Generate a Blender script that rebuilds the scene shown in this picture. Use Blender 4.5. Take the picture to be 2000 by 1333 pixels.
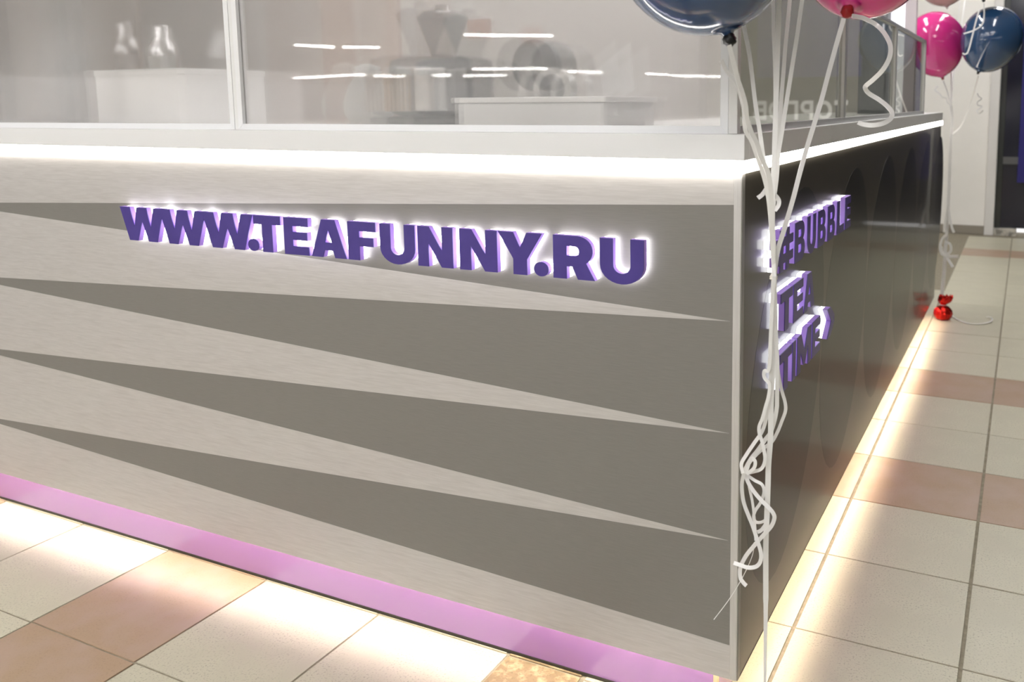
import bpy, bmesh, math, random
from mathutils import Vector, Matrix
from mathutils.geometry import tessellate_polygon
random.seed(7)
for o in list(bpy.data.objects): bpy.data.objects.remove(o)
S = bpy.context.scene
C = S.collection

# ---------------------------------------------------------------- camera
cam_d = bpy.data.cameras.new('camera'); cam = bpy.data.objects.new('camera', cam_d); C.objects.link(cam)
R_, U_, F_ = Vector((0.90672, 0.42164, -0.00623)), Vector((-0.04870, 0.11944, 0.99165)), Vector((-0.41886, 0.89885, -0.12882))
F_.normalize(); U_ = (U_ - F_*U_.dot(F_)).normalized(); R_ = F_.cross(U_)
M = Matrix((R_, U_, -F_)).transposed().to_4x4(); M.translation = Vector((0.42655, -1.36526, 1.11297))
cam.matrix_world = M
cam_d.sensor_fit = 'HORIZONTAL'; cam_d.sensor_width = 36.0; cam_d.lens = 1698.997/2000*36.0
cam_d.shift_x = (1000-1222.71)/2000; cam_d.shift_y = (425.28-666.5)/2000
cam_d.clip_start = 0.02; cam_d.clip_end = 200
cam_d.dof.use_dof = True; cam_d.dof.focus_distance = 1.75; cam_d.dof.aperture_fstop = 5.0
S.camera = cam

# ---------------------------------------------------------------- world, exposure
W = bpy.data.worlds.new('hall_air'); S.world = W; W.use_nodes = True
bg = W.node_tree.nodes['Background']; bg.inputs[0].default_value = (1.0, .985, .975, 1); bg.inputs[1].default_value = 0.85
S.view_settings.view_transform = 'Standard'; S.view_settings.look = 'None'
S.view_settings.exposure = 0.47; S.view_settings.gamma = 1.0; S.view_settings.use_curve_mapping = False
LAMP_EMIT = 17.0        # ceiling luminaires
STRIP_EMIT = 13.0        # light line under the counter fascia
BASE_EMIT = 45.0        # light modules under the panels
SIGN_EMIT = 5.0         # white acrylic of the letters

# ---------------------------------------------------------------- helpers
MATS = {}; ORG = {}
def mat(name, color, rough=.5, metal=0., spec=.5, emit=None, es=1., coat=0., noise=None, bump=None, trans=0., rand=0., alpha=None, sss=0.):
    if name in MATS: return MATS[name]
    m = bpy.data.materials.new(name); m.use_nodes = True; nt = m.node_tree; b = nt.nodes['Principled BSDF']
    b.inputs['Base Color'].default_value = (*color, 1); b.inputs['Roughness'].default_value = rough
    b.inputs['Metallic'].default_value = metal; b.inputs['Specular IOR Level'].default_value = spec
    b.inputs['Coat Weight'].default_value = coat; b.inputs['Coat Roughness'].default_value = .06; b.inputs['Coat IOR'].default_value = 1.45
    b.inputs['Transmission Weight'].default_value = trans
    if emit: b.inputs['Emission Color'].default_value = (*emit, 1); b.inputs['Emission Strength'].default_value = es
    col = None
    tc = nt.nodes.new('ShaderNodeTexCoord')
    def ntex(scale, sxyz, detail=3):
        mp = nt.nodes.new('ShaderNodeMapping'); mp.inputs['Scale'].default_value = sxyz
        nt.links.new(tc.outputs['Object'], mp.inputs[0])
        n = nt.nodes.new('ShaderNodeTexNoise'); n.inputs['Scale'].default_value = scale; n.inputs['Detail'].default_value = detail
        nt.links.new(mp.outputs[0], n.inputs['Vector']); return n
    src = None
    if noise:
        for (scale, sxyz, c2, lo, hi) in noise:
            n = ntex(scale, sxyz); r = nt.nodes.new('ShaderNodeMapRange'); r.inputs[1].default_value = lo; r.inputs[2].default_value = hi
            nt.links.new(n.outputs['Fac'], r.inputs[0])
            mx = nt.nodes.new('ShaderNodeMix'); mx.data_type = 'RGBA'
            nt.links.new(r.outputs[0], mx.inputs[0])
            if src: nt.links.new(src, mx.inputs[6])
            else: mx.inputs[6].default_value = (*color, 1)
            mx.inputs[7].default_value = (*c2, 1); src = mx.outputs[2]
    if rand:
        oi = nt.nodes.new('ShaderNodeObjectInfo'); r = nt.nodes.new('ShaderNodeMapRange'); r.inputs[3].default_value = 1-rand; r.inputs[4].default_value = 1+rand
        nt.links.new(oi.outputs['Random'], r.inputs[0])
        hs = nt.nodes.new('ShaderNodeHueSaturation'); nt.links.new(r.outputs[0], hs.inputs['Value'])
        if src: nt.links.new(src, hs.inputs['Color'])
        else: hs.inputs['Color'].default_value = (*color, 1)
        src = hs.outputs[0]
    if src: nt.links.new(src, b.inputs['Base Color'])
    if bump:
        scale, sxyz, dist = bump
        n = ntex(scale, sxyz, 4); bp = nt.nodes.new('ShaderNodeBump'); bp.inputs['Distance'].default_value = dist; bp.inputs['Strength'].default_value = 1
        nt.links.new(n.outputs['Fac'], bp.inputs['Height']); nt.links.new(bp.outputs[0], b.inputs['Normal'])
    MATS[name] = m; return m

def glass_mat(name, haze, hazecol, rough, tint, ior_t=1.0, frnl=1.45):
    m = bpy.data.materials.new(name); m.use_nodes = True; nt = m.node_tree; nt.nodes.clear(); N = nt.nodes.new; L = nt.links.new
    out = N('ShaderNodeOutputMaterial')
    if rough > 0:
        rf = N('ShaderNodeBsdfRefraction'); rf.inputs['Roughness'].default_value = rough; rf.inputs['IOR'].default_value = ior_t
        rf.inputs['Color'].default_value = (*tint, 1)
        tp = N('ShaderNodeBsdfTransparent'); tp.inputs['Color'].default_value = (*tint, 1)
        tr = N('ShaderNodeMixShader'); tr.inputs[0].default_value = .5; L(tp.outputs[0], tr.inputs[1]); L(rf.outputs[0], tr.inputs[2])
    else:
        tr = N('ShaderNodeBsdfTransparent'); tr.inputs['Color'].default_value = (*tint, 1)
    df = N('ShaderNodeBsdfDiffuse'); df.inputs[0].default_value = (*hazecol, 1)
    tl = N('ShaderNodeBsdfTranslucent'); tl.inputs[0].default_value = (*hazecol, 1)
    h = N('ShaderNodeMixShader'); h.inputs[0].default_value = .5; L(df.outputs[0], h.inputs[1]); L(tl.outputs[0], h.inputs[2])
    a = N('ShaderNodeMixShader'); a.inputs[0].default_value = haze; L(tr.outputs[0], a.inputs[1]); L(h.outputs[0], a.inputs[2])
    fr = N('ShaderNodeFresnel'); fr.inputs['IOR'].default_value = frnl
    gl = N('ShaderNodeBsdfGlossy'); gl.inputs['Roughness'].default_value = .015
    ge = N('ShaderNodeNewGeometry'); iv = N('ShaderNodeMath'); iv.operation = 'SUBTRACT'; iv.inputs[0].default_value = 1.0; L(ge.outputs['Backfacing'], iv.inputs[1])
    ml_ = N('ShaderNodeMath'); ml_.operation = 'MULTIPLY'; L(fr.outputs[0], ml_.inputs[0]); L(iv.outputs[0], ml_.inputs[1])
    b = N('ShaderNodeMixShader'); L(ml_.outputs[0], b.inputs[0]); L(a.outputs[0], b.inputs[1]); L(gl.outputs[0], b.inputs[2])
    L(b.outputs[0], out.inputs[0]); return m

def link(name, me, m, parent=None, loc=None):
    o = bpy.data.objects.new(name, me); C.objects.link(o)
    if m is not None and len(me.materials) == 0: me.materials.append(m)
    if parent:
        o.parent = parent
        if parent.name in ORG: o.matrix_parent_inverse = Matrix.Translation(-ORG[parent.name])
    if loc: o.location = loc
    return o
def tag(o, label=None, cat=None, group=None, kind=None):
    if label: o['label'] = label
    if cat: o['category'] = cat
    if group: o['group'] = group
    if kind: o['kind'] = kind
    return o
def thing(name, label, cat, loc=(0,0,0), group=None, local=False):
    o = bpy.data.objects.new(name, None); C.objects.link(o); o.location = loc; o.empty_display_size = .05
    if not local: ORG[o.name] = Vector(loc)
    return tag(o, label, cat, group)
def mesh(name, bm, smooth=False):
    me = bpy.data.meshes.new(name); bmesh.ops.recalc_face_normals(bm, faces=bm.faces); bm.to_mesh(me); bm.free()
    if smooth:
        for p in me.polygons: p.use_smooth = True
    return me
def bbox(bm, x0,x1,y0,y1,z0,z1, bev=0.):
    r = bmesh.ops.create_cube(bm, size=1); vs = r['verts']
    for v in vs: v.co = Vector(((x0+x1)/2+v.co.x*(x1-x0), (y0+y1)/2+v.co.y*(y1-y0), (z0+z1)/2+v.co.z*(z1-z0)))
    if bev > 0:
        es = list({e for v in vs for e in v.link_edges})
        bmesh.ops.bevel(bm, geom=es, offset=bev, segments=2, affect='EDGES', profile=.6)
def box(name, x0,x1,y0,y1,z0,z1, m, parent=None, bev=0.):
    bm = bmesh.new(); bbox(bm, x0,x1,y0,y1,z0,z1, bev); return link(name, mesh(name, bm), m, parent)
def boxes(name, lst, m, parent=None, bev=0.):
    bm = bmesh.new()
    for b in lst: bbox(bm, *b, bev)
    return link(name, mesh(name, bm), m, parent)
def prism(bm, loops, t0, t1, place):
    """extrude a 2D outline with holes between t0 and t1; place(u,v,t)->3D. caps and walls"""
    polys = [[Vector((x,y,0)) for x,y in lp] for lp in loops]; flat = [p for lp in loops for p in lp]
    tris = tessellate_polygon(polys)
    A = [bm.verts.new(place(x,y,t0)) for x,y in flat]; B = [bm.verts.new(place(x,y,t1)) for x,y in flat]
    for t in tris:
        try: bm.faces.new([A[i] for i in t]); bm.faces.new([B[i] for i in reversed(t)])
        except ValueError: pass
    k = 0
    for lp in loops:
        n = len(lp)
        for i in range(n):
            a, b = k+i, k+(i+1) % n; bm.faces.new((A[a], A[b], B[b], B[a]))
        k += n
def lathe(bm, prof, seg=32, c=(0,0,0)):
    rings = []
    for r, z in prof:
        if r < 1e-6: rings.append([bm.verts.new((c[0], c[1], c[2]+z))])
        else: rings.append([bm.verts.new((c[0]+r*math.cos(2*math.pi*i/seg), c[1]+r*math.sin(2*math.pi*i/seg), c[2]+z)) for i in range(seg)])
    for a, b in zip(rings, rings[1:]):
        for i in range(seg):
            j = (i+1) % seg
            if len(a) == 1 and len(b) == 1: continue
            if len(a) == 1: bm.faces.new((a[0], b[j], b[i]))
            elif len(b) == 1: bm.faces.new((a[i], a[j], b[0]))
            else: bm.faces.new((a[i], a[j], b[j], b[i]))
def catmull(P, n=6):
    P = [Vector(p) for p in P]; Q = [P[0]*2-P[1]] + P + [P[-1]*2-P[-2]]; out = []
    for i in range(1, len(Q)-2):
        a, b, c, d = Q[i-1:i+3]
        for k in range(n):
            t = k/n; out.append(.5*((2*b)+(c-a)*t+(2*a-5*b+4*c-d)*t*t+(3*b-a-3*c+d)*t**3))
    out.append(P[-1]); return out
def ribbon_mesh(name, pts, w, taper=None, twist=0., flat=False, th=.00035):
    P = catmull(pts, 6); bm = bmesh.new(); prev = None; n = len(P)
    for i, p in enumerate(P):
        T = (P[min(i+1, n-1)]-P[max(i-1, 0)]).normalized()
        nrm = Vector((0,0,1)) if flat else Vector((.36, -.92, .16))
        side = T.cross(nrm)
        if side.length < .05: side = T.cross(Vector((1,0,0)))
        side.normalize(); nn = side.cross(T).normalized()
        s = i/(n-1); ang = twist*math.sin(3.1*s+twist*5)
        side, nn = side*math.cos(ang)+nn*math.sin(ang), nn*math.cos(ang)-side*math.sin(ang)
        ww = w
        if taper and s > taper[2]: ww = taper[0]+(taper[1]-taper[0])*(s-taper[2])/(1-taper[2])
        ring = [bm.verts.new(p+side*a*ww/2+nn*b*th) for a, b in ((-1,-1),(1,-1),(1,1),(-1,1))]
        if prev:
            for k in range(4): bm.faces.new((prev[k], prev[(k+1)%4], ring[(k+1)%4], ring[k]))
        else: bm.faces.new(ring)
        prev = ring
    bm.faces.new(list(reversed(prev)))
    return mesh(name, bm)
# ---------------------------------------------------------------- materials
grout = mat('grout', (.25,.22,.16), .9, noise=[(60,(1,1,1),(.34,.30,.22),.4,.7)], bump=(200,(1,1,1),.0006))
tile_white = mat('tile_white', (.56,.53,.40), .38, spec=.45, rand=.03, noise=[(230,(1,1,1),(.36,.335,.25),.54,.70),(9,(1,1,1),(.52,.49,.37),.4,.7)], bump=(500,(1,1,1),.00012))
tile_pink = mat('tile_pink', (.40,.28,.178), .38, spec=.45, rand=.03, noise=[(230,(1,1,1),(.33,.23,.15),.54,.72),(9,(1,1,1),(.42,.305,.23),.4,.7)], bump=(500,(1,1,1),.00012))
tile_worn = mat('tile_worn', (.23,.165,.085), .8, noise=[(45,(1,1,1),(.42,.33,.19),.45,.65),(140,(1,1,1),(.16,.115,.06),.55,.75)], bump=(90,(1,1,1),.002))
hall_floor = mat('hall_floor', (.50,.48,.44), .35)
panel_dark = mat('panel_dark', (.218,.206,.188), .42, metal=.15, spec=.5, noise=[(900,(.03,1,1),(.232,.219,.20),.4,.6)], bump=(1500,(.015,1,1),.00003))
panel_light = mat('panel_light', (.54,.515,.49), .36, metal=.2, spec=.5, noise=[(900,(.03,1,1),(.59,.565,.54),.4,.6),(160,(.08,1,1),(.51,.485,.46),.5,.75)], bump=(1500,(.015,1,1),.00005))
alu = mat('aluminium', (.66,.64,.62), .32, metal=.45, noise=[(700,(1,1,.02),(.60,.58,.56),.4,.65)])
side_base = mat('side_base', (.095,.085,.064), .34, metal=.55, spec=.25, coat=.28)
side_petal = mat('side_petal', (.028,.025,.019), .34, metal=.55, spec=.25, coat=.28)
white_lam = mat('white_laminate', (.80,.80,.79), .35)
white_frame = mat('white_frame', (.84,.84,.84), .3, spec=.5)
lilac = mat('lilac_acrylic', (.34,.175,.43), .05, spec=.8, coat=.5)
dark_edge = mat('dark_edge', (.03,.025,.02), .6)
cream = mat('cream_board', (.72,.58,.38), .6)
purple = mat('purple_face', (.062,.038,.24), .34, spec=.45, noise=[(30,(1,1,1),(.072,.046,.265),.4,.7)])
purple_edge = mat('purple_edge', (.34,.20,.60), .4, emit=(.50,.30,.95), es=.07)  # lighter colour and faint glow stand in for light bleeding through the letter sides
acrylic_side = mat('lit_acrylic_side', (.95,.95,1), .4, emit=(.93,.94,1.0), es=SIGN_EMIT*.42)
acrylic = mat('lit_acrylic', (.95,.95,1), .4, emit=(.93,.94,1.0), es=SIGN_EMIT)
strip_light = mat('strip_light', (1,1,1), .4, emit=(1.0,.95,.88), es=STRIP_EMIT)
base_light = mat('base_light', (1,1,1), .4, emit=(1.0,.84,.60), es=BASE_EMIT*1.1)
base_light_f = mat('base_light_front', (1,1,1), .4, emit=(1.0,.88,.72), es=BASE_EMIT*1.35)
lamp_emit = mat('lamp_diffuser', (1,1,1), .4, emit=(1.0,.988,.99), es=LAMP_EMIT)
far_emit = mat('far_lamp_diffuser', (1,1,1), .4, emit=(1.0,.98,.92), es=150)
wall_paint = mat('wall_paint', (.90,.875,.82), .6, noise=[(3,(1,1,1),(.87,.845,.79),.4,.7)])
skirting = mat('skirting_tile', (.30,.27,.22), .5, rand=.06)
ceil_m = mat('ceiling_board', (.55,.54,.52), .8)
ribbon_m = mat('ribbon_satin', (.88,.87,.85), .28, spec=.6, coat=.3)
knot_m = mat('ribbon_knot', (.78,.74,.66), .5)
glass_front = glass_mat('frosted_glass', .155, (.85,.85,.835), .20, (.95,.94,.93), 1.15, 1.42)
glass_side = glass_mat('clear_glass', .06, (.5,.5,.48), 0, (.70,.70,.66), 1.0, 1.50)

# ---------------------------------------------------------------- setting: floor with its tiles
TX, TY = .3345, .3362; AX, AY, ROT = .0147, .3556, .0054
floor = box('floor', -14, 10, -16, 6.8, -.06, -.0022, grout); tag(floor, kind='structure')
def tile_mesh(name, w, d, m, bev=.0012):
    bm = bmesh.new(); bbox(bm, -w/2, w/2, -d/2, d/2, -.006, 0, bev); me = mesh(name, bm); me.materials.append(m); return me
tw_, td_ = TX-.0075, TY-.0042
ME = {('w',0): tile_mesh('tile', tw_, td_, tile_white), ('p',0): tile_mesh('tile', tw_, td_, tile_pink)}
def add_tile(me, x, y, rz=0.):
    o = link('tile', me, None, floor); o.location = (x, y, random.uniform(-.0004, .0004)); o.rotation_euler = (random.uniform(-.0012,.0012), random.uniform(-.0012,.0012), rz); return o
cr, sr = math.cos(ROT), math.sin(ROT)
for i in range(-1, 7):
    for j in range(-5, 18):
        if i == -1 and j > 10: continue
        u, v = (i+.5)*TX, (j+.5)*TY
        add_tile(ME[('p',0) if j in (2, 5, 15) else ('w',0)], AX+u*cr-v*sr, AY+u*sr+v*cr, ROT)
XL, TL = -1.8416, .3375
LW, LP = tile_mesh('tile', TL-.0048, td_, tile_white), tile_mesh('tile', TL-.0048, td_, tile_pink)
for k in range(-5, 4):
    for j in range(-6, 0):
        yc = AY+(j+.5)*TY+.006
        add_tile(LP if k % 3 == 1 else LW, XL+(k+.5)*TL-.0076*(yc+.306), yc, -.0040)
for j in range(-6, 0):                       # the filled gap where the two tile fields meet
    bm = bmesh.new(); bbox(bm, -.0835, .0825, -td_/2, td_/2, -.006, 0, .0015); me = mesh('tile', bm); me.materials.append(tile_worn)
    add_tile(me, -.4065, AY+(j+.5)*TY+.003)
far_floor = box('floor', -70, 30, -75, -2.4, -.05, -.0015, hall_floor); far_floor.name = 'floor_hall'; tag(far_floor, kind='structure')

# far wall with skirting tiles, white post, dark shop door
YW = 6.53
wb = box('wall_back', -7, .10, YW, YW+.15, 0, 3.5, wall_paint); tag(wb, kind='structure')
for k in range(10):
    box('skirting_tile', .098-.33*(k+1)+.003+(.022 if k == 0 else 0), .098-.33*k, YW-.010, YW, .002, .075, skirting, wb, .001)
tr = box('trim_1', .095, .168, YW-.035, YW+.15, 0, 3.5, mat('post_white', (.72,.70,.67), .5), None, .004); tag(tr, kind='structure')
shop_dark = mat('shop_dark', (.012,.012,.022), .12, spec=.5); shop_blue = mat('shop_blue', (.018,.014,.16), .3)
dr = box('door_1', .168, .90, YW+.05, YW+.11, .06, 2.3, shop_dark); tag(dr, kind='structure')
box('door_stile', .168, .215, YW+.03, YW+.05, .06, 2.3, mat('shop_green', (.03,.033,.03), .2), dr, .003)
box('door_stile', .33, .46, YW+.02, YW+.05, .45, 2.3, shop_blue, dr, .003)
boxes('door_rail', [(.215,.33,YW+.03,YW+.05,.60,.66)], mat('shop_grey', (.10,.10,.10), .4), dr)
th = box('threshold', .172, .345, YW-.02, YW+.10, .0, .062, mat('threshold_alu', (.60,.57,.50), .35, metal=.3, noise=[(14,(1,1,1),(.25,.24,.21),.5,.6)]), dr, .003)
ws = box('wall_shop', .90, 9.5, YW+.02, YW+.15, 0, 3.5, shop_dark); tag(ws, kind='structure')
box('shop_panel', 1.9, 4.2, YW-.01, YW+.02, .0, .72, mat('shop_low', (.05,.045,.04), .4), ws)
box('shop_panel', .92, 1.86, YW-.01, YW+.02, 1.35, 3.2, shop_blue, ws)
wr = box('wall_light_block', 7.0, 7.15, -5, 6.7, 0, 3.5, mat('light_block_paint', (.22,.20,.18), .6)); tag(wr, kind='structure')  # unseen wall added to block ambient light from the open right side
ceil = box('ceiling', -70, 30, -75, 7, 3.55, 3.7, ceil_m); tag(ceil, kind='structure')

# ceiling luminaires: linear lamps hung under the ceiling
def lamp(name, label, x, y, z, ln, ang, group, em, w=.09):
    t = thing(name, label, 'lamp', (x, y, z), group, local=True); t.rotation_euler = (0, 0, ang)
    box('housing', -ln/2, ln/2, -w/2-.006, w/2+.006, .012, .06, white_frame, t, .004)
    box('diffuser', -ln/2+.01, ln/2-.01, -w/2, w/2, -.012, .012, em, t)
    for s in (-1, 1): box('suspension_rod', s*ln*.35-.004, s*ln*.35+.004, -.004, .004, .06, 3.546-z, alu, t)
    return t
spots = [(x, y) for y in (-2.6, -4.6, -7.0) for x in (-5.6, -3.5, -1.4, .7)] + [(.5,1.6),(.5,3.4),(.5,5.2),(-1.6,1.4),(-.9,3.2)]  # front hall rows added to light the kiosk's front faces
for k, (x, y) in enumerate(spots):
    lamp('ceiling_lamp', 'unseen white linear lamp added above the hall, kiosk and aisle', x, y, 3.3, 1.5, math.pi/2 if k > 11 else 0., 'linear lamps above the aisle', lamp_emit, .30 if k < 12 else .20 if k < 14 else .28)
FAR = [((-23.62,-22.26),(-23.25,-23.76),.16),((-22.96,-23.93),(-22.0,-24.83),.07),((-15.76,-21.45),(-13.55,-23.17),.12),((-51.58,-49.59),(-45.04,-47.03),.22),((-44.9,-47.14),(-41.99,-46.61),.3),((-42.89,-48.58),(-41.85,-50.72),.2),((-39.52,-51.01),(-37.82,-50.87),.3),((-37.72,-52.3),(-34.55,-53.22),.2),((-30.38,-42.88),(-26.22,-44.76),.24),((-27.53,-49.73),(-26.11,-51.8),.25),((-24.79,-56.25),(-24.13,-59.3),.3),((-24.84,-61.58),(-22.5,-66.28),.34)]
FL = ['upper short streak at the left of the right pane', 'faint upper streak just right of the short one', 'long upper streak in the middle of the right pane', 'leftmost streak of the lower row', 'second streak from the left in the lower row', 'third streak from the left in the lower row', 'fourth streak from the left in the lower row', 'fifth streak from the left in the lower row', 'long streak just above the lower row', 'lower row streak beside the white card', 'second last streak of the lower row', 'last streak of the lower row beside the corner post']
for fl, (a, b, w) in zip(FL, FAR):
    a, b = Vector(a), Vector(b); d = b-a; c = (a+b)/2
    lamp('hall_lamp', 'hall lamp seen as the '+fl, c.x, c.y, 3.3, d.length, math.atan2(d.y, d.x), 'hall lamps mirrored in the glass', far_emit, w)

# ---------------------------------------------------------------- the kiosk
LS = 3.384; XW = -3.3
kiosk = thing('kiosk', 'corner kiosk counter with grey wedge panels, dark glossy side and lilac base', 'kiosk', (-1.6, 1.7, 0))
fp = box('front_panel', XW, -.0135, 0, .010, .1009, 1.0, panel_dark, kiosk); fp['label'] = 'brushed grey front panel'
# light wedges: tips on the right edge, widening to the left; mirrored again past x=-2.3
tipR, tipL, ZR, ZL = -.018, -2.30, [.948,.751,.555,.361,.166], [.857,.655,.455,.254]
def wedge(pts):
    bm = bmesh.new(); prism(bm, [pts], 0, .0006, lambda u, v, t: (u, -t, v)); o = link('wedge_inlay', mesh('wedge_inlay', bm), panel_light, fp); return o
xe = -.0135
wedge([(xe,.9995),(XW,.9995),(XW,.9995-.08),(tipL,ZL[0]),(xe,ZR[0])])
for k in (1, 2, 3):
    wedge([(tipR,ZR[k]),(tipL,ZL[k-1]),(XW,ZL[k-1]-.03),(XW,ZL[k]+.03),(tipL,ZL[k])])
wedge([(xe,.166),(tipL,ZL[3]),(XW,.22),(XW,.1012),(xe,.1012)])
cp = boxes('corner_post', [(-.0135,0,-.0012,.012,.1009,1.0)], alu, kiosk, .0012)
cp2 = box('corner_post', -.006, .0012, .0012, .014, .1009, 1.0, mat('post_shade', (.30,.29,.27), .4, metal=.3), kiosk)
sp = box('side_panel', -.010, 0, .014, LS, .1009, 1.0, side_base, kiosk); sp['label'] = 'dark glossy side panel with petal pattern'
def petal(yc0, zc0, w, z0, z1, lean=0.):
    pts = []
    for k in range(40):
        a = 2*math.pi*k/40; zz = (z0+z1)/2+(z1-z0)/2*math.sin(a)
        pts.append((yc0+lean*(zz-.55)+w*math.cos(a)*(.92+.08*abs(math.cos(a))), zz))
    pts = [(max(p[0], .016), p[1]) for p in pts]
    bm = bmesh.new(); prism(bm, [pts], 0, .00015, lambda u, v, t: (t, u, v)); return link('petal_inlay', mesh('petal_inlay', bm, False), side_petal, sp)
for k in range(6): petal(.34+.592*k, .56, .292, .176, .940, .24)
# base: recessed lilac plinth, light modules behind the panel lips, dark gap
pl = box('front_plinth', XW, -.0537, .030, .040, .006, .135, lilac, kiosk, .0008); pl['label'] = 'glossy lilac acrylic plinth'
box('plinth_end', -.0537, -.046, .030, .040, .0, .135, cream, kiosk)
sp2 = box('side_plinth', -.058, -.048, .040, LS, .006, .135, lilac, kiosk)
box('plinth_gap', XW, -.0537, .0285, .031, .0, .0058, dark_edge, kiosk)
box('under_board', XW, -.0135, .010, .060, .1345, .150, dark_edge, kiosk)
box('under_board', -.060, -.010, .060, LS, .1345, .150, dark_edge, kiosk)
box('panel_lip', -.0105, .0003, .014, LS, .0985, .1009, dark_edge, kiosk)  # dark colour paints the shaded bottom edge of the side panel
ml = tile_mesh('light_module', .0505, .008, base_light_f, 0)
md = tile_mesh('light_module', .008, .0505, base_light, 0)
n = int(-XW/.075)
for k in range(n):
    o = link('light_module', ml, None, kiosk); o.location = (-.07-.075*k, .0240, .1170)
for k in range(int((LS-.05)/.075)):
    o = link('light_module', md, None, kiosk); o.location = (-.0260, .06+.075*k, .1190)
# fascia, light line, ledge
FO = .008
fas = box('fascia', XW, .006, -FO, .020, 1.0215, 1.0635, white_lam, kiosk, .0008)
box('fascia', -.02, .006, .020, .6617, 1.0215, 1.0635, white_lam, kiosk, .0008)
box('fascia', -.02, .006, .6632, LS, 1.0215, 1.0635, white_lam, kiosk, .0008)
ls = boxes('light_line', [(XW,.0055,-FO,.016,1.0005,1.0212),(-.016,.0055,.016,3.402,1.0005,1.0212)], strip_light, kiosk, .001); ls['label'] = 'glowing white light line'
box('ledge_top', XW, -.02, .020, .62, 1.040, 1.0630, white_lam, kiosk)
box('ledge_top', -.62, -.02, .62, LS, 1.040, 1.0630, white_lam, kiosk)
box('end_panel', -.62, -.018, LS-.02, LS-.001, .10, 1.0, side_base, kiosk)

# glazed screens on the ledge
def frame_bar(p, *b): return box('frame_bar', *b, white_frame, p, .0012)
ZT = 1.385
ZF = 1.44
fs = thing('glass_screen', 'frosted glass screen in white frames along the kiosk front', 'glass screen', (-1.2, .03, 1.0635))
Y0, Y1 = .020, .040
edges = [(-.0315, -1.1582), (-1.1700, -2.32), (-2.332, -3.28)]
for a, b in edges:
    q0, q1, r0, r1, fw = 1.0637, 1.0767, ZF-.013, ZF, .0135
    for lp in ([(b+.0002,q0),(a-.0002,q0),(a-fw-.0002,q1),(b+fw+.0002,q1)], [(b+.0002,r1),(a-.0002,r1),(a-fw-.0002,r0),(b+fw+.0002,r0)], [(a,q0+.0002),(a,r1-.0002),(a-fw,r0-.0002),(a-fw,q1+.0002)], [(b,q0+.0002),(b,r1-.0002),(b+fw,r0-.0002),(b+fw,q1+.0002)]):
        bm = bmesh.new(); prism(bm, [lp], Y0, Y1, lambda u, v, t: (u, t, v)); link('frame_bar', mesh('frame_bar', bm), white_frame, fs)
    g = box('glass_pane', b+.0135, a-.0135, .028, .032, 1.0767, ZF-.013, glass_front, fs)
for x in (-1.1641, -2.326): box('mullion', x-.0058, x+.0058, Y0+.001, Y1, 1.0637, ZF, mat('mullion_white', (.80,.80,.78), .35), fs, .001)
box('corner_bar', -.0313, -.0152, Y0-.0003, .036, 1.0637, ZF, mat('corner_white', (.76,.75,.72), .35), fs, .0015)
ss = thing('glass_screen', 'clear glass screen in slim grey frames along the kiosk side', 'glass screen', (-.025, 1.4, 1.0635))
grey_frame = mat('grey_frame', (.60,.60,.58), .35, metal=.3)
ys = [.037, .922, 1.822, 2.715]
for a, b in zip(ys, ys[1:]):
    def gb(*q): return box('frame_bar', *q, grey_frame, ss, .001)
    gb(-.036,-.0150,a,b,1.0637,1.0767); gb(-.036,-.0150,a,b,ZT-.011,ZT)
    if a > .1: gb(-.036,-.0150,a-.014,a+.014,1.0767,ZT-.011)
    box('glass_pane', -.028, -.023, a+.014 if a>.1 else a, b-.014, 1.0767, ZT-.011, glass_side, ss)
gb(-.036,-.0150,ys[-1]-.014,ys[-1]+.014,1.0637,ZT)
# ---------------------------------------------------------------- sign letters (unit height outlines)
def arc(cx, cy, rx, ry, a0, a1, n=14): return [(cx+rx*math.cos(math.radians(a0+(a1-a0)*k/n)), cy+ry*math.sin(math.radians(a0+(a1-a0)*k/n))) for k in range(n+1)]
def L_W(): return [[(0,1),(.43,1),(.60,.40),(.74,1),(1.16,1),(1.30,.40),(1.47,1),(1.90,1),(1.55,0),(1.19,0),(.95,.60),(.71,0),(.35,0)]], 1.9
def L_T(w=1.0,s=.37): return [[(0,1),(w,1),(w,.76),(w/2+s/2,.76),(w/2+s/2,0),(w/2-s/2,0),(w/2-s/2,.76),(0,.76)]], w
def L_E(w=.87,s=.31): return [[(0,0),(0,1),(w-.02,1),(w-.02,.77),(s,.77),(s,.615),(w-.05,.615),(w-.05,.40),(s,.40),(s,.23),(w,.23),(w,0)]], w
def L_A(w=1.2): return [[(0,0),(w/2-.225,1),(w/2+.225,1),(w,0),(w-.39,0),(w-.455,.19),(.455,.19),(.39,0)],[(w/2-.115,.40),(w/2+.115,.40),(w/2,.74)]], w
def L_F(w=.91,s=.37): return [[(0,0),(0,1),(w,1),(w,.76),(s,.76),(s,.60),(w-.08,.60),(w-.08,.37),(s,.37),(s,0)]], w
def L_U(w=1.09,s=.33): return [[(0,1),(s,1)]+[(s,.40)]+arc(w/2,.40,w/2-s,.18,180,360)[1:-1]+[(w-s,.40),(w-s,1),(w,1),(w,.40)]+arc(w/2,.40,w/2,.42,360,180)[1:-1]+[(0,.40)]], w
def L_N(w=1.05,s=.32): return [[(0,0),(0,1),(s+.02,1),(w-s,.40),(w-s,1),(w,1),(w,0),(w-s-.02,0),(s,.60),(s,0)]], w
def L_Y(w=1.19,s=.37): return [[(0,1),(.41,1),(w/2,.64),(w-.41,1),(w,1),(w/2+s/2,.37),(w/2+s/2,0),(w/2-s/2,0),(w/2-s/2,.37)]], w
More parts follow.
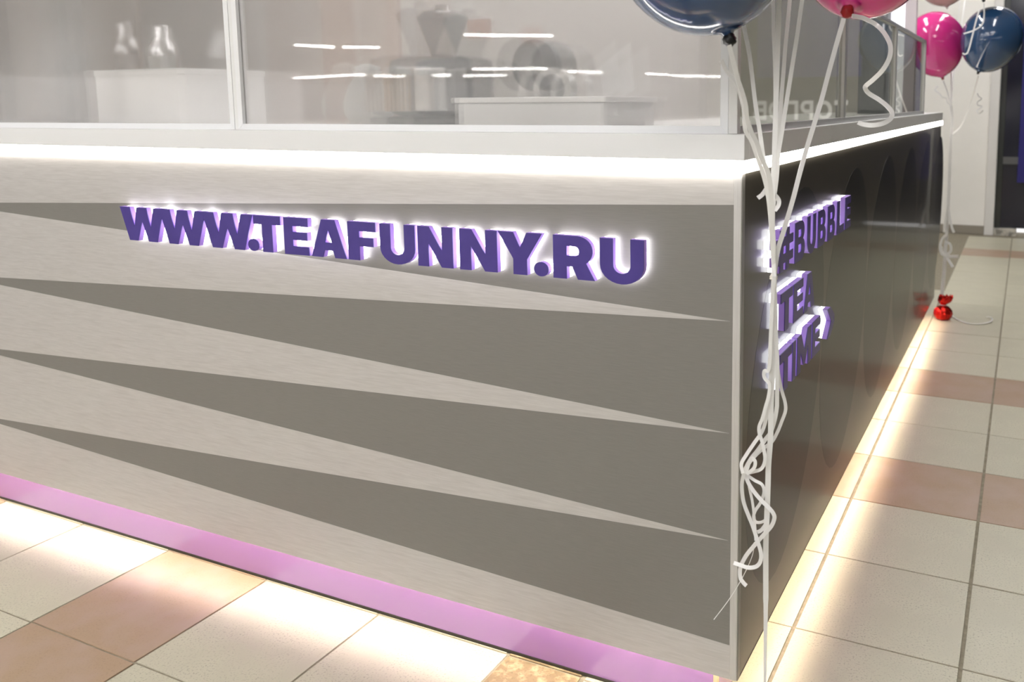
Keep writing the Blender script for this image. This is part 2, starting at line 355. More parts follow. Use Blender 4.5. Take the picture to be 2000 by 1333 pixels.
def L_R(w=1.07,s=.35): return [[(0,0),(0,1),(.62,1)]+arc(.62,.66,.40,.34,90,-55,12)[1:]+[(w,0),(w-.43,0),(.50,.29),(s,.29),(s,0)],[(s,.54),(s,.76)]+[(.58,.76)]+arc(.58,.65,.10,.11,90,-90,8)[1:]], w
def L_dot(): return [arc(.19,.17,.19,.17,0,360,24)[:-1]], .38
def L_B(w=1.0,s=.33): return [[(0,0),(0,1),(.58,1)]+arc(.58,.735,.36,.265,90,-60,10)[1:]+arc(.62,.285,.38,.285,52,-90,12),[(s,.60),(s,.79)]+arc(.56,.695,.075,.095,90,-90,6),[(s,.21),(s,.42)]+arc(.57,.315,.09,.105,90,-90,6)], w
def L_L(w=.95,s=.36): return [[(0,0),(0,1),(s,1),(s,.24),(w,.24),(w,0)]], w
def L_I(w=.36): return [[(0,0),(0,1),(w,1),(w,0)]], w
def L_M(w=1.5,s=.36): return [[(0,0),(0,1),(.40,1),(w/2,.50),(w-.40,1),(w,1),(w,0),(w-s,0),(w-s,.52),(w/2+.08,.10),(w/2-.08,.10),(s,.52),(s,0)]], w
def L_gt(w=.95): return [[(0,.95),(.42,.95),(w,.60),(w,.36),(.42,.02),(0,.02),(.52,.48)]], w
def L_hash(w=1.45):
    a0,a1,b0,b1 = .34,.62,.84,1.12
    return [[(a0,0),(a1,0),(a1,.19),(b0,.19),(b0,0),(b1,0),(b1,.19),(w,.19),(w,.41),(b1,.41),(b1,.59),(w,.59),(w,.81),(b1,.81),(b1,1),(b0,1),(b0,.81),(a1,.81),(a1,1),(a0,1),(a0,.81),(.02,.81),(.02,.59),(a0,.59),(a0,.41),(.02,.41),(.02,.19),(a0,.19)],[(a1,.41),(a1,.59),(b0,.59),(b0,.41)]], w
def inset(loops, d):
    out = []
    for li, lp in enumerate(loops):
        n = len(lp); ar = sum(lp[i][0]*lp[(i+1)%n][1]-lp[(i+1)%n][0]*lp[i][1] for i in range(n)); sg = 1 if ar > 0 else -1
        if li > 0: sg = -sg
        r = []
        for i in range(n):
            p0, p1, p2 = Vector(lp[i-1]), Vector(lp[i]), Vector(lp[(i+1)%n])
            e1, e2 = (p1-p0), (p2-p1)
            if e1.length < 1e-9 or e2.length < 1e-9: r.append(lp[i]); continue
            e1.normalize(); e2.normalize(); n1 = Vector((-e1.y, e1.x))*sg; n2 = Vector((-e2.y, e2.x))*sg
            b = n1+n2
            if b.length < 1e-6: r.append(lp[i]); continue
            b.normalize(); c = max(.4, b.dot(n1)); q = p1+b*(d/c); r.append((q.x, q.y))
        out.append(r)
    return out
WHITE_T, FACE_T = .0115, .0240
def put_letter(sign, ch, fn, x0, x1, z0, z1, place, dz=0.):
    loops, w = fn; sx = (x1-x0)/w; sz = z1-z0
    lp = [[(x0+u*sx, z0+v*sz) for u, v in l] for l in loops]
    bm = bmesh.new(); prism(bm, lp, FACE_T-.0015+dz, FACE_T+dz, place); f = link('letter', mesh('letter', bm), purple, sign)
    f['label'] = 'purple letter ' + ch if ch.isalpha() else 'purple ' + {'.':'full stop','#':'hash sign','>':'arrow mark'}[ch]
    bm = bmesh.new(); prism(bm, lp, WHITE_T+dz, FACE_T-.0015+dz, place); link('edge_band', mesh('edge_band', bm), purple_edge, f)
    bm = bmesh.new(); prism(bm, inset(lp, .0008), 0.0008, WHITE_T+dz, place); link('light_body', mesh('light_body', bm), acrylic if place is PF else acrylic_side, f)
sf = thing('illuminated_sign', 'long row of purple backlit web address letters on the grey front panel', 'sign', (-.84, 0, .80))
PF = lambda u, v, t: (u, -t, v)
h0, h1 = .8045, .8830
row = [('W',L_W(),-1.5137,-1.3640),('W',L_W(),-1.3780,-1.2283),('W',L_W(),-1.2390,-1.0849),('.',L_dot(),-1.1015,-1.0690),('T',L_T(),-1.0826,-1.0050),('E',L_E(),-.9950,-.9265),('A',L_A(),-.9196,-.8258),('F',L_F(),-.8205,-.7488),('U',L_U(),-.7381,-.6520),('N',L_N(),-.6450,-.5625),('N',L_N(),-.5470,-.4630),('Y',L_Y(),-.4602,-.3663),('.',L_dot(),-.3840,-.3535),('R',L_R(),-.3435,-.2600),('U',L_U(),-.2497,-.1652)]
for k, (ch, fn, a, b) in enumerate(row): put_letter(sf, ch, fn, a, b, h0, h1, PF, .0001*(k % 2))
s2 = thing('illuminated_sign', 'three stacked lines of purple backlit letters on the dark side panel', 'sign', (0, .45, .57))
PS = lambda u, v, t: (t, u, v)
for ch, fn, a, b in [('#',L_hash(),.128,.252),('B',L_B(),.2665,.3466),('U',L_U(1.0,.33),.368,.4446),('B',L_B(),.4643,.5402),('B',L_B(),.5612,.640),('L',L_L(),.6633,.7464),('E',L_E(),.7595,.832)]: put_letter(s2, ch, fn, a, b, .807, .8855, PS)
for ch, fn, a, b in [('T',L_T(1.1),.1698,.2564),('E',L_E(),.2640,.3435),('A',L_A(),.3494,.4433)]: put_letter(s2, ch, fn, a, b, .690, .766, PS)
for ch, fn, a, b in [('T',L_T(1.1),.170,.2573),('I',L_I(),.2640,.2896),('M',L_M(),.3013,.4230),('E',L_E(),.4320,.5090)]: put_letter(s2, ch, fn, a, b, .573, .651, PS)
put_letter(s2, '>', L_gt(), .583, .659, .576, .6500, PS)

# white lettering on the dark shop front opposite, mirrored in the side glass
cyr = mat('shop_letters', (.8,.8,.78), .5, emit=(1,.98,.92), es=.35)
ssn = thing('shop_sign', 'pale flat lettering on the dark shop front, mirrored in the kiosk side glass', 'sign', (1.42, YW, .94))
def C_O(w=.95,s=.20): return [arc(w/2,.5,w/2,.5,0,360,28)[:-1], arc(w/2,.5,w/2-s,.5-s,0,360,28)[:-1]], w
def C_P(w=.75,s=.20): return [[(0,0),(0,1),(.42,1)]+arc(.42,.67,.33,.33,90,-90,12)[1:]+[(s,.34),(s,0)],[(s,.53),(s,.82)]+arc(.40,.675,.14,.145,90,-90,8)], w
def C_G(w=.68,s=.20): return [[(0,0),(0,1),(w,1),(w,.81),(s,.81),(s,0)]], w
xx = 1.03
for ch, (lp, w) in [('T',L_T(.75,.2)),('O',C_O()),('P',C_P()),('G',C_G()),('O',C_O()),('V',L_B(1.0,.22))]:
    ww = w*.155 if ch != 'V' else .125
    bm = bmesh.new(); prism(bm, [[(xx+u*ww/w, .965+v*.175) for u, v in l] for l in lp], 0, .006, lambda u, v, t: (u, YW+.018-t, v)); link('sign_letter', mesh('sign_letter', bm), cyr, ssn); xx += ww+.022

# ---------------------------------------------------------------- balloons
def balloon(label, loc, r, h, col, knotcol, axis=(0,0,1), deep=None, group=None, rough=.12, ks=1.0):
    """axis points from the knot to the crown; loc is the centre of the round body"""
    t = thing('balloon', label, 'balloon', loc, group, local=True)
    t.rotation_mode = 'QUATERNION'; t.rotation_quaternion = Vector((0,0,1)).rotation_difference(Vector(axis).normalized())
    prof = []
    for k in range(25):
        a = -math.pi/2+math.pi*k/24; z = math.sin(a); rr = math.cos(a)
        if z < 0: zz = z*(h-.06*h); rr = rr**1.06*(1-.10*z*z*(1+z)); prof.append((max(rr*r, .012*r/.12 if k == 0 else 0), zz))
        else: prof.append((rr*r, z*r*1.02))
    neck = prof[0][1]
    prof = [(.0065*r/.12, neck-.045*r), (.010*r/.12, neck-.01*r)] + [(.02*r/.12, neck+.012*r)] + prof[1:]
    bm = bmesh.new(); lathe(bm, prof, 40)
    m = mat('balloon_'+label.split()[0]+str(len(MATS)), col, rough, spec=.6, coat=.6, trans=0.)
    body = link('body', mesh('body', bm, True), m, t)
    km = mat('knot_'+str(knotcol), knotcol, .35, spec=.5)
    bm = bmesh.new(); s = r*.066*ks; bmesh.ops.create_icosphere(bm, subdivisions=3, radius=s)
    for v in bm.verts:
        q = v.co/s; v.co *= 1+.10*math.sin(5*q.x+3*q.z)*math.cos(4*q.y)+.07*math.sin(11*q.z+2*q.x); v.co.z = v.co.z*1.12+neck-.05*r-.55*s
    k_ = link('knot', mesh('knot', bm, True), km, t); k_['label'] = 'tied rubber knot'
    return t
def toward(knot, centre): return Vector(centre)-Vector(knot)
BLUE, PINK = (.030,.075,.19), (.72,.045,.25)
NB = ((-0.0122, -0.1475, 1.333), (0.0239, -0.1483, 1.2102))
NP_ = ((0.1512, 0.2136, 1.3814), (0.1383, 0.136, 1.2694))
RP = ((-0.0542, 3.44, 1.4288), (-0.0067, 3.4351, 1.2403))
RB = ((0.2263, 3.3039, 1.43), (0.1736, 3.2549, 1.2596))
RW = ((-0.0445, 3.6926, 1.7622), (-0.0202, 3.6836, 1.6206))
RT = ((0.1905, 3.2382, 1.7867), (0.1865, 3.187, 1.598))
RIB = [
 ('near_up', 0.0062, None, [(0.03,-0.1642,1.1961),(0.0327,-0.1531,1.1736),(0.0364,-0.1398,1.1462),(0.0399,-0.1307,1.1286),(0.0422,-0.1222,1.1101),(0.0424,-0.1146,1.0905),(0.0464,-0.105,1.0714),(0.0526,-0.0943,1.0527),(0.0558,-0.0856,1.0338),(0.063,-0.0733,1.0114),(0.0657,-0.0612,0.9806),(0.0639,-0.046,0.9325),(0.0621,-0.0305,0.8812),(0.0609,-0.0176,0.8374)]),
 ('near_up', 0.0055, None, [(0.0064,-0.1279,1.1768),(0.0126,-0.1201,1.1605),(0.0235,-0.1091,1.1441),(0.0285,-0.1016,1.1245),(0.0314,-0.0951,1.1039),(0.0316,-0.0879,1.0738),(0.0387,-0.0801,1.0581),(0.0458,-0.0703,1.032),(0.0558,-0.0551,0.9877),(0.0597,-0.0431,0.94),(0.0608,-0.0322,0.8897),(0.062,-0.0215,0.8382)]),
 ('near_up', 0.0058, None, [(-0.0054,0.0011,1.2616),(0.001,0.0009,1.2316),(0.0105,0.0005,1.187),(0.0212,-0.0024,1.1154),(0.0298,-0.0035,1.0681),(0.0363,-0.0048,1.0289),(0.0443,-0.0057,0.9863),(0.0509,-0.0082,0.9355),(0.0559,-0.0113,0.8862),(0.0601,-0.0147,0.8368)]),
 ('near_up', 0.0052, None, [(0.0302,0.0575,1.3059),(0.0325,0.0537,1.2809),(0.0367,0.0448,1.2252),(0.0407,0.0388,1.1854),(0.0437,0.033,1.1482),(0.0458,0.0275,1.1152),(0.0484,0.0156,1.0479),(0.0496,0.0052,0.9922),(0.0517,-0.005,0.9352),(0.0557,-0.0111,0.8945),(0.0614,-0.0195,0.8378)]),
 ('near_up', 0.0068, None, [(0.0625,-0.018,1.295),(0.0622,-0.0183,1.2718),(0.0612,-0.0193,1.2019),(0.0606,-0.0201,1.1547),(0.0602,-0.0207,1.1152),(0.0595,-0.0217,1.0496),(0.0589,-0.0227,0.9964),(0.0577,-0.024,0.9377),(0.0608,-0.0234,0.8883),(0.0625,-0.0234,0.8386)]),
 ('near_up', 0.0058, None, [(0.0471,0.1106,1.3111),(0.0472,0.1037,1.2853),(0.047,0.0921,1.2423),(0.0466,0.0827,1.2082),(0.047,0.0726,1.17),(0.0471,0.0642,1.1388),(0.0476,0.0546,1.1026),(0.0485,0.0376,1.0385),(0.0499,0.0285,1.003),(0.049,0.0157,0.9579),(0.0514,0.0034,0.909),(0.0596,-0.0128,0.8364)]),
 ('near_up', 0.0058, None, [(0.087,0.0386,1.3002),(0.0849,0.0347,1.2761),(0.0805,0.0266,1.2246),(0.0766,0.0202,1.186),(0.0693,0.0083,1.1151),(0.0647,0.0006,1.0682),(0.0611,-0.0053,1.0327),(0.0604,-0.0098,0.9978),(0.0575,-0.0174,0.9451),(0.0596,-0.0223,0.8964),(0.0635,-0.0272,0.8394)]),
 ('near_up', 0.0066, None, [(0.1342,0.1205,1.2524),(0.1274,0.1085,1.2169),(0.118,0.0912,1.1649),(0.1093,0.0747,1.1148),(0.0951,0.0511,1.0469),(0.0862,0.035,0.9993),(0.0793,0.0215,0.9585),(0.0703,0.0056,0.9123),(0.0631,-0.0065,0.8776),(0.0609,-0.0176,0.8374)]),
 ('near_tail', 0.006, None, [(0.0476,-0.0148,0.9938),(0.0501,-0.0145,0.9922),(0.0483,-0.0194,0.9819),(0.0423,-0.0273,0.9701),(0.0365,-0.033,0.9647)]),
 ('near_tail', 0.006, None, [(0.0449,-0.0216,0.9705),(0.0525,-0.019,0.9722),(0.0604,-0.0173,0.9682),(0.0663,-0.0171,0.9602),(0.0662,-0.0195,0.9523),(0.0618,-0.0241,0.9444)]),
 ('curl', 0.0066, None, [(0.1463,0.1267,1.2565),(0.1539,0.1399,1.2557),(0.162,0.1515,1.2538),(0.1779,0.1633,1.2448),(0.1922,0.1599,1.2313),(0.2043,0.1463,1.2132),(0.2087,0.1355,1.1992),(0.2073,0.1266,1.1831),(0.1976,0.1265,1.1659),(0.1817,0.1362,1.1514),(0.1701,0.1422,1.1425),(0.1682,0.1442,1.1374),(0.1739,0.15,1.1289),(0.1901,0.1528,1.1185),(0.2063,0.1444,1.1065),(0.2144,0.136,1.0964),(0.2131,0.1268,1.0873),(0.2035,0.1158,1.08),(0.1879,0.1115,1.0767),(0.1714,0.1161,1.0782),(0.1621,0.121,1.0814)]),
 ('main', 0.0078, (0.0078, 0.0012, 0.74), [(0.0616,-0.02,0.8379),(0.0606,-0.02,0.7924),(0.0596,-0.02,0.7466),(0.0621,-0.02,0.7007),(0.0597,-0.02,0.633),(0.0598,-0.02,0.5718),(0.0571,-0.02,0.5228),(0.0567,-0.02,0.4916),(0.0558,-0.02,0.4376),(0.0547,-0.02,0.3876),(0.0551,-0.02,0.3402),(0.056,-0.02,0.2824),(0.0564,-0.02,0.2173),(0.0566,-0.02,0.1296),(0.0567,-0.02,0.0463)]),
 ('near_down', 0.006, None, [(0.0637,-0.028,0.8395),(0.0655,-0.0253,0.789),(0.0664,-0.0232,0.7481),(0.0691,-0.0204,0.6939),(0.0688,-0.0173,0.6334),(0.0684,-0.0166,0.6184),(0.0651,-0.0156,0.5974),(0.0582,-0.0144,0.574),(0.0486,-0.0136,0.5589),(0.0363,-0.0125,0.5386),(0.0256,-0.0116,0.5231),(0.0167,-0.0108,0.5058),(0.0112,-0.01,0.49)]),
 ('near_down', 0.0048, None, [(0.0594,-0.012,0.8363),(0.0597,-0.0103,0.7852),(0.0618,-0.0085,0.7337),(0.0665,-0.0068,0.682),(0.0727,-0.0056,0.6477),(0.0789,-0.0049,0.6265),(0.0799,-0.0044,0.6108),(0.074,-0.0038,0.5921),(0.0673,-0.0031,0.5732),(0.0578,-0.0025,0.5537),(0.0456,-0.002,0.5416),(0.0297,-0.0013,0.5243),(0.0163,-0.0006,0.5045),(0.01,0.0,0.4858)]),
 ('near_down', 0.005, None, [(0.0648,-0.032,0.8403),(0.0621,-0.0314,0.79),(0.0602,-0.0309,0.7391),(0.0583,-0.0303,0.6877),(0.0507,-0.0302,0.6824),(0.0508,-0.0301,0.6712),(0.0595,-0.0299,0.6603),(0.058,-0.0297,0.6402),(0.0539,-0.0295,0.624),(0.0482,-0.0293,0.6013),(0.0431,-0.0291,0.5873),(0.0433,-0.029,0.575),(0.0477,-0.0288,0.5625),(0.0514,-0.0286,0.5473),(0.0533,-0.0285,0.5299),(0.0474,-0.0283,0.5146),(0.0335,-0.0281,0.5067),(0.022,-0.028,0.5019)]),
 ('near_down', 0.0052, None, [(0.0629,-0.025,0.8389),(0.0594,-0.0241,0.7797),(0.0603,-0.023,0.703),(0.0568,-0.022,0.6332),(0.0537,-0.0216,0.6065),(0.0462,-0.0212,0.5771),(0.0324,-0.0208,0.5536),(0.0185,-0.0205,0.5297),(0.0106,-0.0202,0.513),(0.0134,-0.02,0.4963)]),
 ('near_down', 0.005, None, [(0.0224,-0.035,0.5039),(0.0275,-0.035,0.5208),(0.0291,-0.035,0.5282),(0.0343,-0.035,0.5327),(0.0387,-0.035,0.5272),(0.0371,-0.035,0.5172),(0.0302,-0.035,0.5089),(0.0242,-0.035,0.5043)]),
 ('near_down', 0.0056, None, [(0.0197,-0.035,0.5044),(0.0167,-0.0359,0.4863),(0.0181,-0.0368,0.4664),(0.0221,-0.0377,0.4504),(0.0296,-0.0386,0.4335),(0.0372,-0.0395,0.4175),(0.0457,-0.0408,0.3947),(0.0524,-0.0418,0.3751),(0.052,-0.0425,0.36),(0.0453,-0.0431,0.3497),(0.0323,-0.0437,0.3448),(0.0192,-0.0444,0.3462),(0.0068,-0.045,0.3483)]),
 ('near_down', 0.0058, None, [(0.0209,-0.03,0.5017),(0.0247,-0.0306,0.4901),(0.033,-0.0312,0.4776),(0.0475,-0.0322,0.4629),(0.0627,-0.0331,0.4511),(0.0699,-0.0336,0.4439),(0.0722,-0.034,0.4356),(0.0671,-0.0347,0.4206),(0.0529,-0.0356,0.401),(0.039,-0.0366,0.3813),(0.0249,-0.0376,0.3596),(0.0165,-0.0385,0.338),(0.0169,-0.0392,0.3211),(0.0225,-0.0397,0.3134),(0.028,-0.04,0.3094)]),
 ('near_down', 0.0046, None, [(0.0202,-0.022,0.4965),(0.0343,-0.0215,0.489),(0.0466,-0.021,0.4839),(0.0502,-0.0206,0.4709),(0.0441,-0.02,0.4506),(0.0354,-0.0195,0.4351),(0.0327,-0.0191,0.4235),(0.0363,-0.0188,0.415),(0.0451,-0.0185,0.4158),(0.0529,-0.0182,0.4218),(0.0562,-0.018,0.4296)]),
 ('near_down', 0.0052, None, [(0.0546,-0.018,0.4166),(0.0505,-0.0187,0.4088),(0.0455,-0.0194,0.4018),(0.0396,-0.02,0.398)]),
 ('near_down', 0.004, None, [(0.0193,-0.016,0.4921),(0.0243,-0.0168,0.4708),(0.0303,-0.0177,0.4451),(0.0346,-0.0189,0.412),(0.0371,-0.02,0.382)]),
 ('thread', 0.0012, None, [(0.0345,-0.02,0.3787),(0.0329,-0.0227,0.3585),(0.0236,-0.0264,0.3307),(0.0099,-0.0306,0.3),(-0.0074,-0.035,0.2683),(-0.0294,-0.04,0.2335)]),
 ('far_main', 0.014, None, [(0.0404,3.3153,0.0958),(0.044,3.3275,0.1693),(0.0473,3.3404,0.248),(0.0476,3.3537,0.3399),(0.049,3.3712,0.458),(0.0498,3.3904,0.5893),(0.0481,3.4085,0.7206),(0.0465,3.4265,0.8519),(0.0464,3.4408,0.9517),(0.0477,3.4515,1.0226),(0.0369,3.457,1.0962)]),
 ('far_up', 0.008, None, [(0.0369,3.457,1.0962),(0.0201,3.4475,1.1618),(-0.0024,3.4349,1.2246)]),
 ('far_up', 0.006, None, [(0.0369,3.457,1.0962),(0.0256,3.5851,1.2488),(0.0233,3.7258,1.4166),(0.024,3.8692,1.5919),(0.0174,3.9858,1.7435)]),
 ('far_up', 0.006, None, [(0.0369,3.457,1.0962),(0.0323,3.5963,1.249),(0.0393,3.7758,1.4464),(0.0449,3.9307,1.6242),(0.0465,4.0332,1.7472)]),
 ('far_up', 0.006, None, [(0.0369,3.457,1.0962),(0.025,3.5361,1.3004),(0.0117,3.6074,1.49),(-0.0153,3.6377,1.5947)]),
 ('far_up', 0.007, None, [(0.0528,3.4216,0.9524),(0.0873,3.4052,0.9845),(0.1114,3.3819,1.0317),(0.1327,3.3491,1.0935),(0.1558,3.3072,1.169),(0.1738,3.2637,1.2426)]),
 ('far_up', 0.006, None, [(0.1879,3.174,1.5799),(0.1925,3.1548,1.5211),(0.1863,3.1358,1.4772),(0.1554,3.1076,1.4504),(0.1112,3.0727,1.4331)]),
 ('far_up', 0.006, None, [(0.1737,3.1069,1.5459),(0.1613,3.0929,1.489),(0.1494,3.0779,1.4226),(0.1355,3.0612,1.3514),(0.1231,3.0534,1.3373),(0.1121,3.0489,1.3421)]),
 ('far_curl', 0.006, None, [(0.1645,3.4144,1.1599),(0.1699,3.4147,1.1445),(0.1847,3.4197,1.1315),(0.1668,3.4088,1.1137),(0.1699,3.4081,1.0982),(0.1889,3.4162,1.093),(0.1666,3.4025,1.07),(0.1789,3.4064,1.0571),(0.1946,3.4159,1.0724)]),
 ('far_curl', 0.006, None, [(-0.0262,3.4201,1.1986),(-0.0399,3.4147,1.1778),(-0.0154,3.4281,1.1568),(-0.0052,3.4334,1.141),(0.0139,3.4448,1.1357),(0.0195,3.4477,1.1147),(0.0369,3.457,1.0962)]),
 ('far_curl', 0.011, None, [(0.0514,3.3693,0.5916),(0.0427,3.3441,0.4879),(0.0544,3.3416,0.449),(0.0324,3.3241,0.4156),(0.0252,3.3118,0.3717),(0.0414,3.3123,0.3381),(0.0741,3.3274,0.3538),(0.0725,3.3298,0.3906),(0.048,3.3189,0.4066)]),
 ('far_curl', 0.011, None, [(0.0568,3.3461,0.5679),(0.0736,3.3284,0.4916),(0.0879,3.322,0.4536)]),
 ('far_curl', 0.012, None, [(0.0294,3.3174,0.3791),(0.0411,3.3115,0.3462),(0.0661,3.3153,0.3313),(0.1143,3.3281,0.3325)]),
 ('far_curl', 0.011, None, [(0.0503,3.3219,0.3424),(0.067,3.312,0.3159),(0.0917,3.2989,0.28)]),
 ('far_floor', 0.007, None, [(0.071,3.4394,0.006),(0.0997,3.3663,0.006),(0.1346,3.2987,0.006),(0.1766,3.2539,0.006),(0.2245,3.2578,0.006),(0.2699,3.3116,0.006),(0.2865,3.3765,0.006),(0.2745,3.4303,0.006),(0.2547,3.4337,0.006)]),
]
def place_balloon(label, c, k, r, col, kc, group=None, ks=1.0):
    ax = toward(k, c); d = ax.length
    return balloon(label, c, r, (d-.05*r)/.94+.0, col, kc, ax, group=group, ks=ks)
place_balloon('big navy blue balloon with black knot at the kiosk corner', NB[0], NB[1], .128, BLUE, (.012,.012,.013), 'balloons of the near bunch', 1.15)
place_balloon('pink balloon with red knot above the side glass', NP_[0], NP_[1], .118, PINK, (.33,.010,.012), 'balloons of the near bunch', 1.35)
place_balloon('magenta balloon beside the far white wall', RP[0], RP[1], .146, (.62,.030,.22), (.30,.02,.03), 'balloons of the far bunch', .7)
place_balloon('dark blue balloon in front of the far doorway', RB[0], RB[1], .143, (.020,.058,.135), (.012,.012,.013), 'balloons of the far bunch', .7)
place_balloon('pale pinkish white balloon at the top edge above the magenta one', RW[0], RW[1], .135, (.74,.55,.53), (.70,.60,.58), 'balloons of the far bunch', .6)
place_balloon('upper dark balloon whose black knot shows at the top edge', RT[0], RT[1], .148, (.020,.058,.135), (.012,.012,.013), 'balloons of the far bunch', .8)

UP = {2: (.0,-.01,1.80), 3: (.14,.10,2.04), 4: (.22,-.14,1.72), 5: (-.14,.24,1.76), 6: (.31,.12,1.80)}
for i_, lb_, cc in ((2, 'navy blue balloon floating over the kiosk corner above the big one', BLUE), (3, 'topmost pink balloon of the near bunch', PINK), (4, 'pale balloon floating nearest the viewer above the near bunch', (.74,.55,.53)), (5, 'pink balloon floating over the side glass above its neighbour', PINK), (6, 'navy blue balloon floating farthest out over the aisle', BLUE)):
    c_ = Vector(UP[i_]); place_balloon(lb_, c_, c_-Vector((0,0,.132)), .116, cc, (.012,.012,.013) if cc is BLUE else (.33,.010,.012), 'balloons of the near bunch')

# ---------------------------------------------------------------- ribbons
RL = {'near_up': ['white ribbon from the knot up to the big blue balloon', 'thin white ribbon crossing the screen corner post, leftmost of the near bunch', 'white ribbon rising left of the bundle behind the blue balloon', 'narrow white ribbon hanging straight down the middle, left one of the pair', 'widest straight white ribbon in the middle of the near bundle', 'white ribbon rising steeply just right of the straight middle pair', 'white ribbon slanting up right to the top edge beside the pink balloon', 'white ribbon slanting from the pink balloon down to the knot'],
 'near_tail': ['short white ribbon end sticking out left below the light line', 'small white ribbon end curling right below the light line'],
 'curl': ['loose curled white ribbon hanging in an S from the pink balloon'],
 'main': ['long straight white ribbon hanging to the floor at the kiosk corner'],
 'near_down': ['white ribbon dropping right of the main one then sweeping left to the tangle', 'outermost right bowed white ribbon below the arrow letters', 'white ribbon looping beside the letter T above the tangle', 'straight white ribbon running down left into the tangle', 'small closed white ribbon loop in the middle of the tangle', 'white ribbon crossing the corner post with its cut end pointing left', 'white ribbon bulging right below the tangle with its tip at the lower left', 'white ribbon winding through the middle of the lower tangle', 'short white ribbon arc inside the lower tangle', 'thin straight white ribbon inside the lower tangle'],
 'thread': ['hair thin loose thread across the bottom of the corner post'],
 'far_main': ['white ribbon bundle rising from the red balloon weight'],
 'far_up': ['short white ribbon to the magenta balloon', 'white ribbon of the far bunch rising to the top edge, left one', 'white ribbon of the far bunch rising to the top edge, right one', 'white ribbon up to the pale balloon', 'white ribbon slanting up to the dark blue balloon', 'white ribbon hanging from the upper black knot over the dark blue balloon', 'white ribbon slanting across the left half of the dark blue balloon'],
 'far_curl': ['tiny curled white ribbon below the dark blue balloon', 'tiny curled white ribbon below the magenta balloon', 'tangled white ribbon loop on the far bundle', 'short white ribbon end at the right of the far bundle', 'white ribbon end bending right over the floor tiles in the far bunch', 'short white ribbon end slanting down right in the far bunch'],
 'far_floor': ['white ribbon curl lying on the floor beside the red weight']}
cnt = {}
for key, w, taper, pts in RIB:
    i = cnt.get(key, 0); cnt[key] = i+1
    if key == 'near_up' and i in UP:
        k0 = Vector(UP[i])-Vector((0,0,.145)); p0 = Vector(pts[0]); pts = [tuple(k0), tuple(k0.lerp(p0, .5)), tuple(k0.lerp(p0, .85))]+pts
    if key == 'main': pts = pts+[(.0567,-.02,.001)]
    tw = 0. if key in ('curl','main','thread','far_floor') else .35*math.sin(1.7*i+len(key))
    o = link('ribbon', ribbon_mesh('ribbon', pts, w*(1.0 if key == 'thread' else 1.16), taper, tw, key == 'far_floor'), ribbon_m)
    tag(o, RL[key][i], 'ribbon', 'ribbons of the far bunch' if key.startswith('far') else 'ribbons of the near bunch')
kn = thing('ribbon_knot', 'lumpy cream knot tying the near ribbons together', 'knot', (.0611,-.0200,.8375))
bm = bmesh.new(); bmesh.ops.create_icosphere(bm, subdivisions=3, radius=.0055)
for v in bm.verts: v.co *= 1+.22*math.sin(7*v.co.x/.0055+2)*math.cos(5*v.co.z/.0055); v.co.z *= 1.15; v.co += Vector((.0611,-.0215,.8375))
link('knot', mesh('knot', bm, True), knot_m, kn)
bm = bmesh.new(); lathe(bm, [(.0040,-.0016),(.0066,-.001),(.0066,.001),(.0040,.0016)], 16, (.0611,-.0215,.8345)); link('wrap', mesh('wrap', bm, True), knot_m, kn)

# red foil balloon weight on the floor
foil = mat('red_foil', (.62,.018,.010), .22, metal=.75, bump=(30,(1,1,1),.004))
wt = thing('balloon_weight', 'crumpled red foil balloon weight on the floor tiles', 'weight', (.052, 3.31, 0), local=True)
bm = bmesh.new(); seg = 44; prof = [(0,.0005),(.030,.001),(.041,.014),(.045,.034),(.042,.052),(.030,.066),(.016,.073),(.012,.078)]
lathe(bm, prof, seg)
for v in bm.verts:
    a = math.atan2(v.co.y, v.co.x); rr = math.hypot(v.co.x, v.co.y)
    if rr > .013: s_ = 1+.055*math.cos(11*a)+.03*math.sin(7*a+v.co.z*60); v.co.x *= s_; v.co.y *= s_
link('pouch', mesh('pouch', bm, True), foil, wt)
bm = bmesh.new(); lathe(bm, [(.011,.076),(.022,.086),(.031,.100),(.030,.118),(.026,.126),(.020,.118),(.012,.098)], seg)
for v in bm.verts:
    a = math.atan2(v.co.y, v.co.x); k_ = max(0, (v.co.z-.08)/.04)
    s_ = 1+.22*k_*math.cos(6*a); v.co.x *= s_; v.co.y *= s_; v.co.z += .006*k_*math.sin(9*a); v.co.x += .012*k_
link('ruffle', mesh('ruffle', bm, True), foil, wt)
bm = bmesh.new(); lathe(bm, [(.0135,.072),(.0150,.075),(.0150,.079),(.0135,.082)], 20); link('tie', mesh('tie', bm, True), mat('tie_white', (.75,.72,.68), .4), wt)

# ---------------------------------------------------------------- inside the kiosk
steel = mat('steel', (.62,.62,.62), .22, metal=.9); appl_dark = mat('appliance_dark', (.05,.05,.055), .35); appl_grey = mat('appliance_grey', (.36,.36,.36), .4)
inner_wall = mat('inner_wall', (.64,.61,.585), .7); warm = mat('beige_board', (.50,.40,.33), .7); brown = mat('brown_board', (.16,.12,.105), .6)
wi = box('wall_inner', -4.6, -.9, 2.25, 2.35, 0, 2.3, inner_wall); tag(wi, kind='structure')
wk = thing('worktop', 'pale worktop running behind the front glass', 'worktop', (-1.7, .9, 0))
box('board', -3.2, -.66, .64, 1.1, .985, 1.02, white_lam, wk, .003); box('carcass', -3.2, -.70, .68, 1.06, 0, .985, appl_grey, wk)
# white carton at the left pane
bx = thing('white_box', 'plain white box pressed behind the left frosted pane', 'box', (-1.55, .17, 1.063))
box('body', -1.777, -1.44, .12, .36, 1.0632, 1.205, mat('carton_white', (.95,.95,.95), .5), bx, .004)
box('lid', -1.779, -1.438, .118, .362, 1.192, 1.208, mat('carton_lid', (.92,.92,.92), .5), bx, .003)
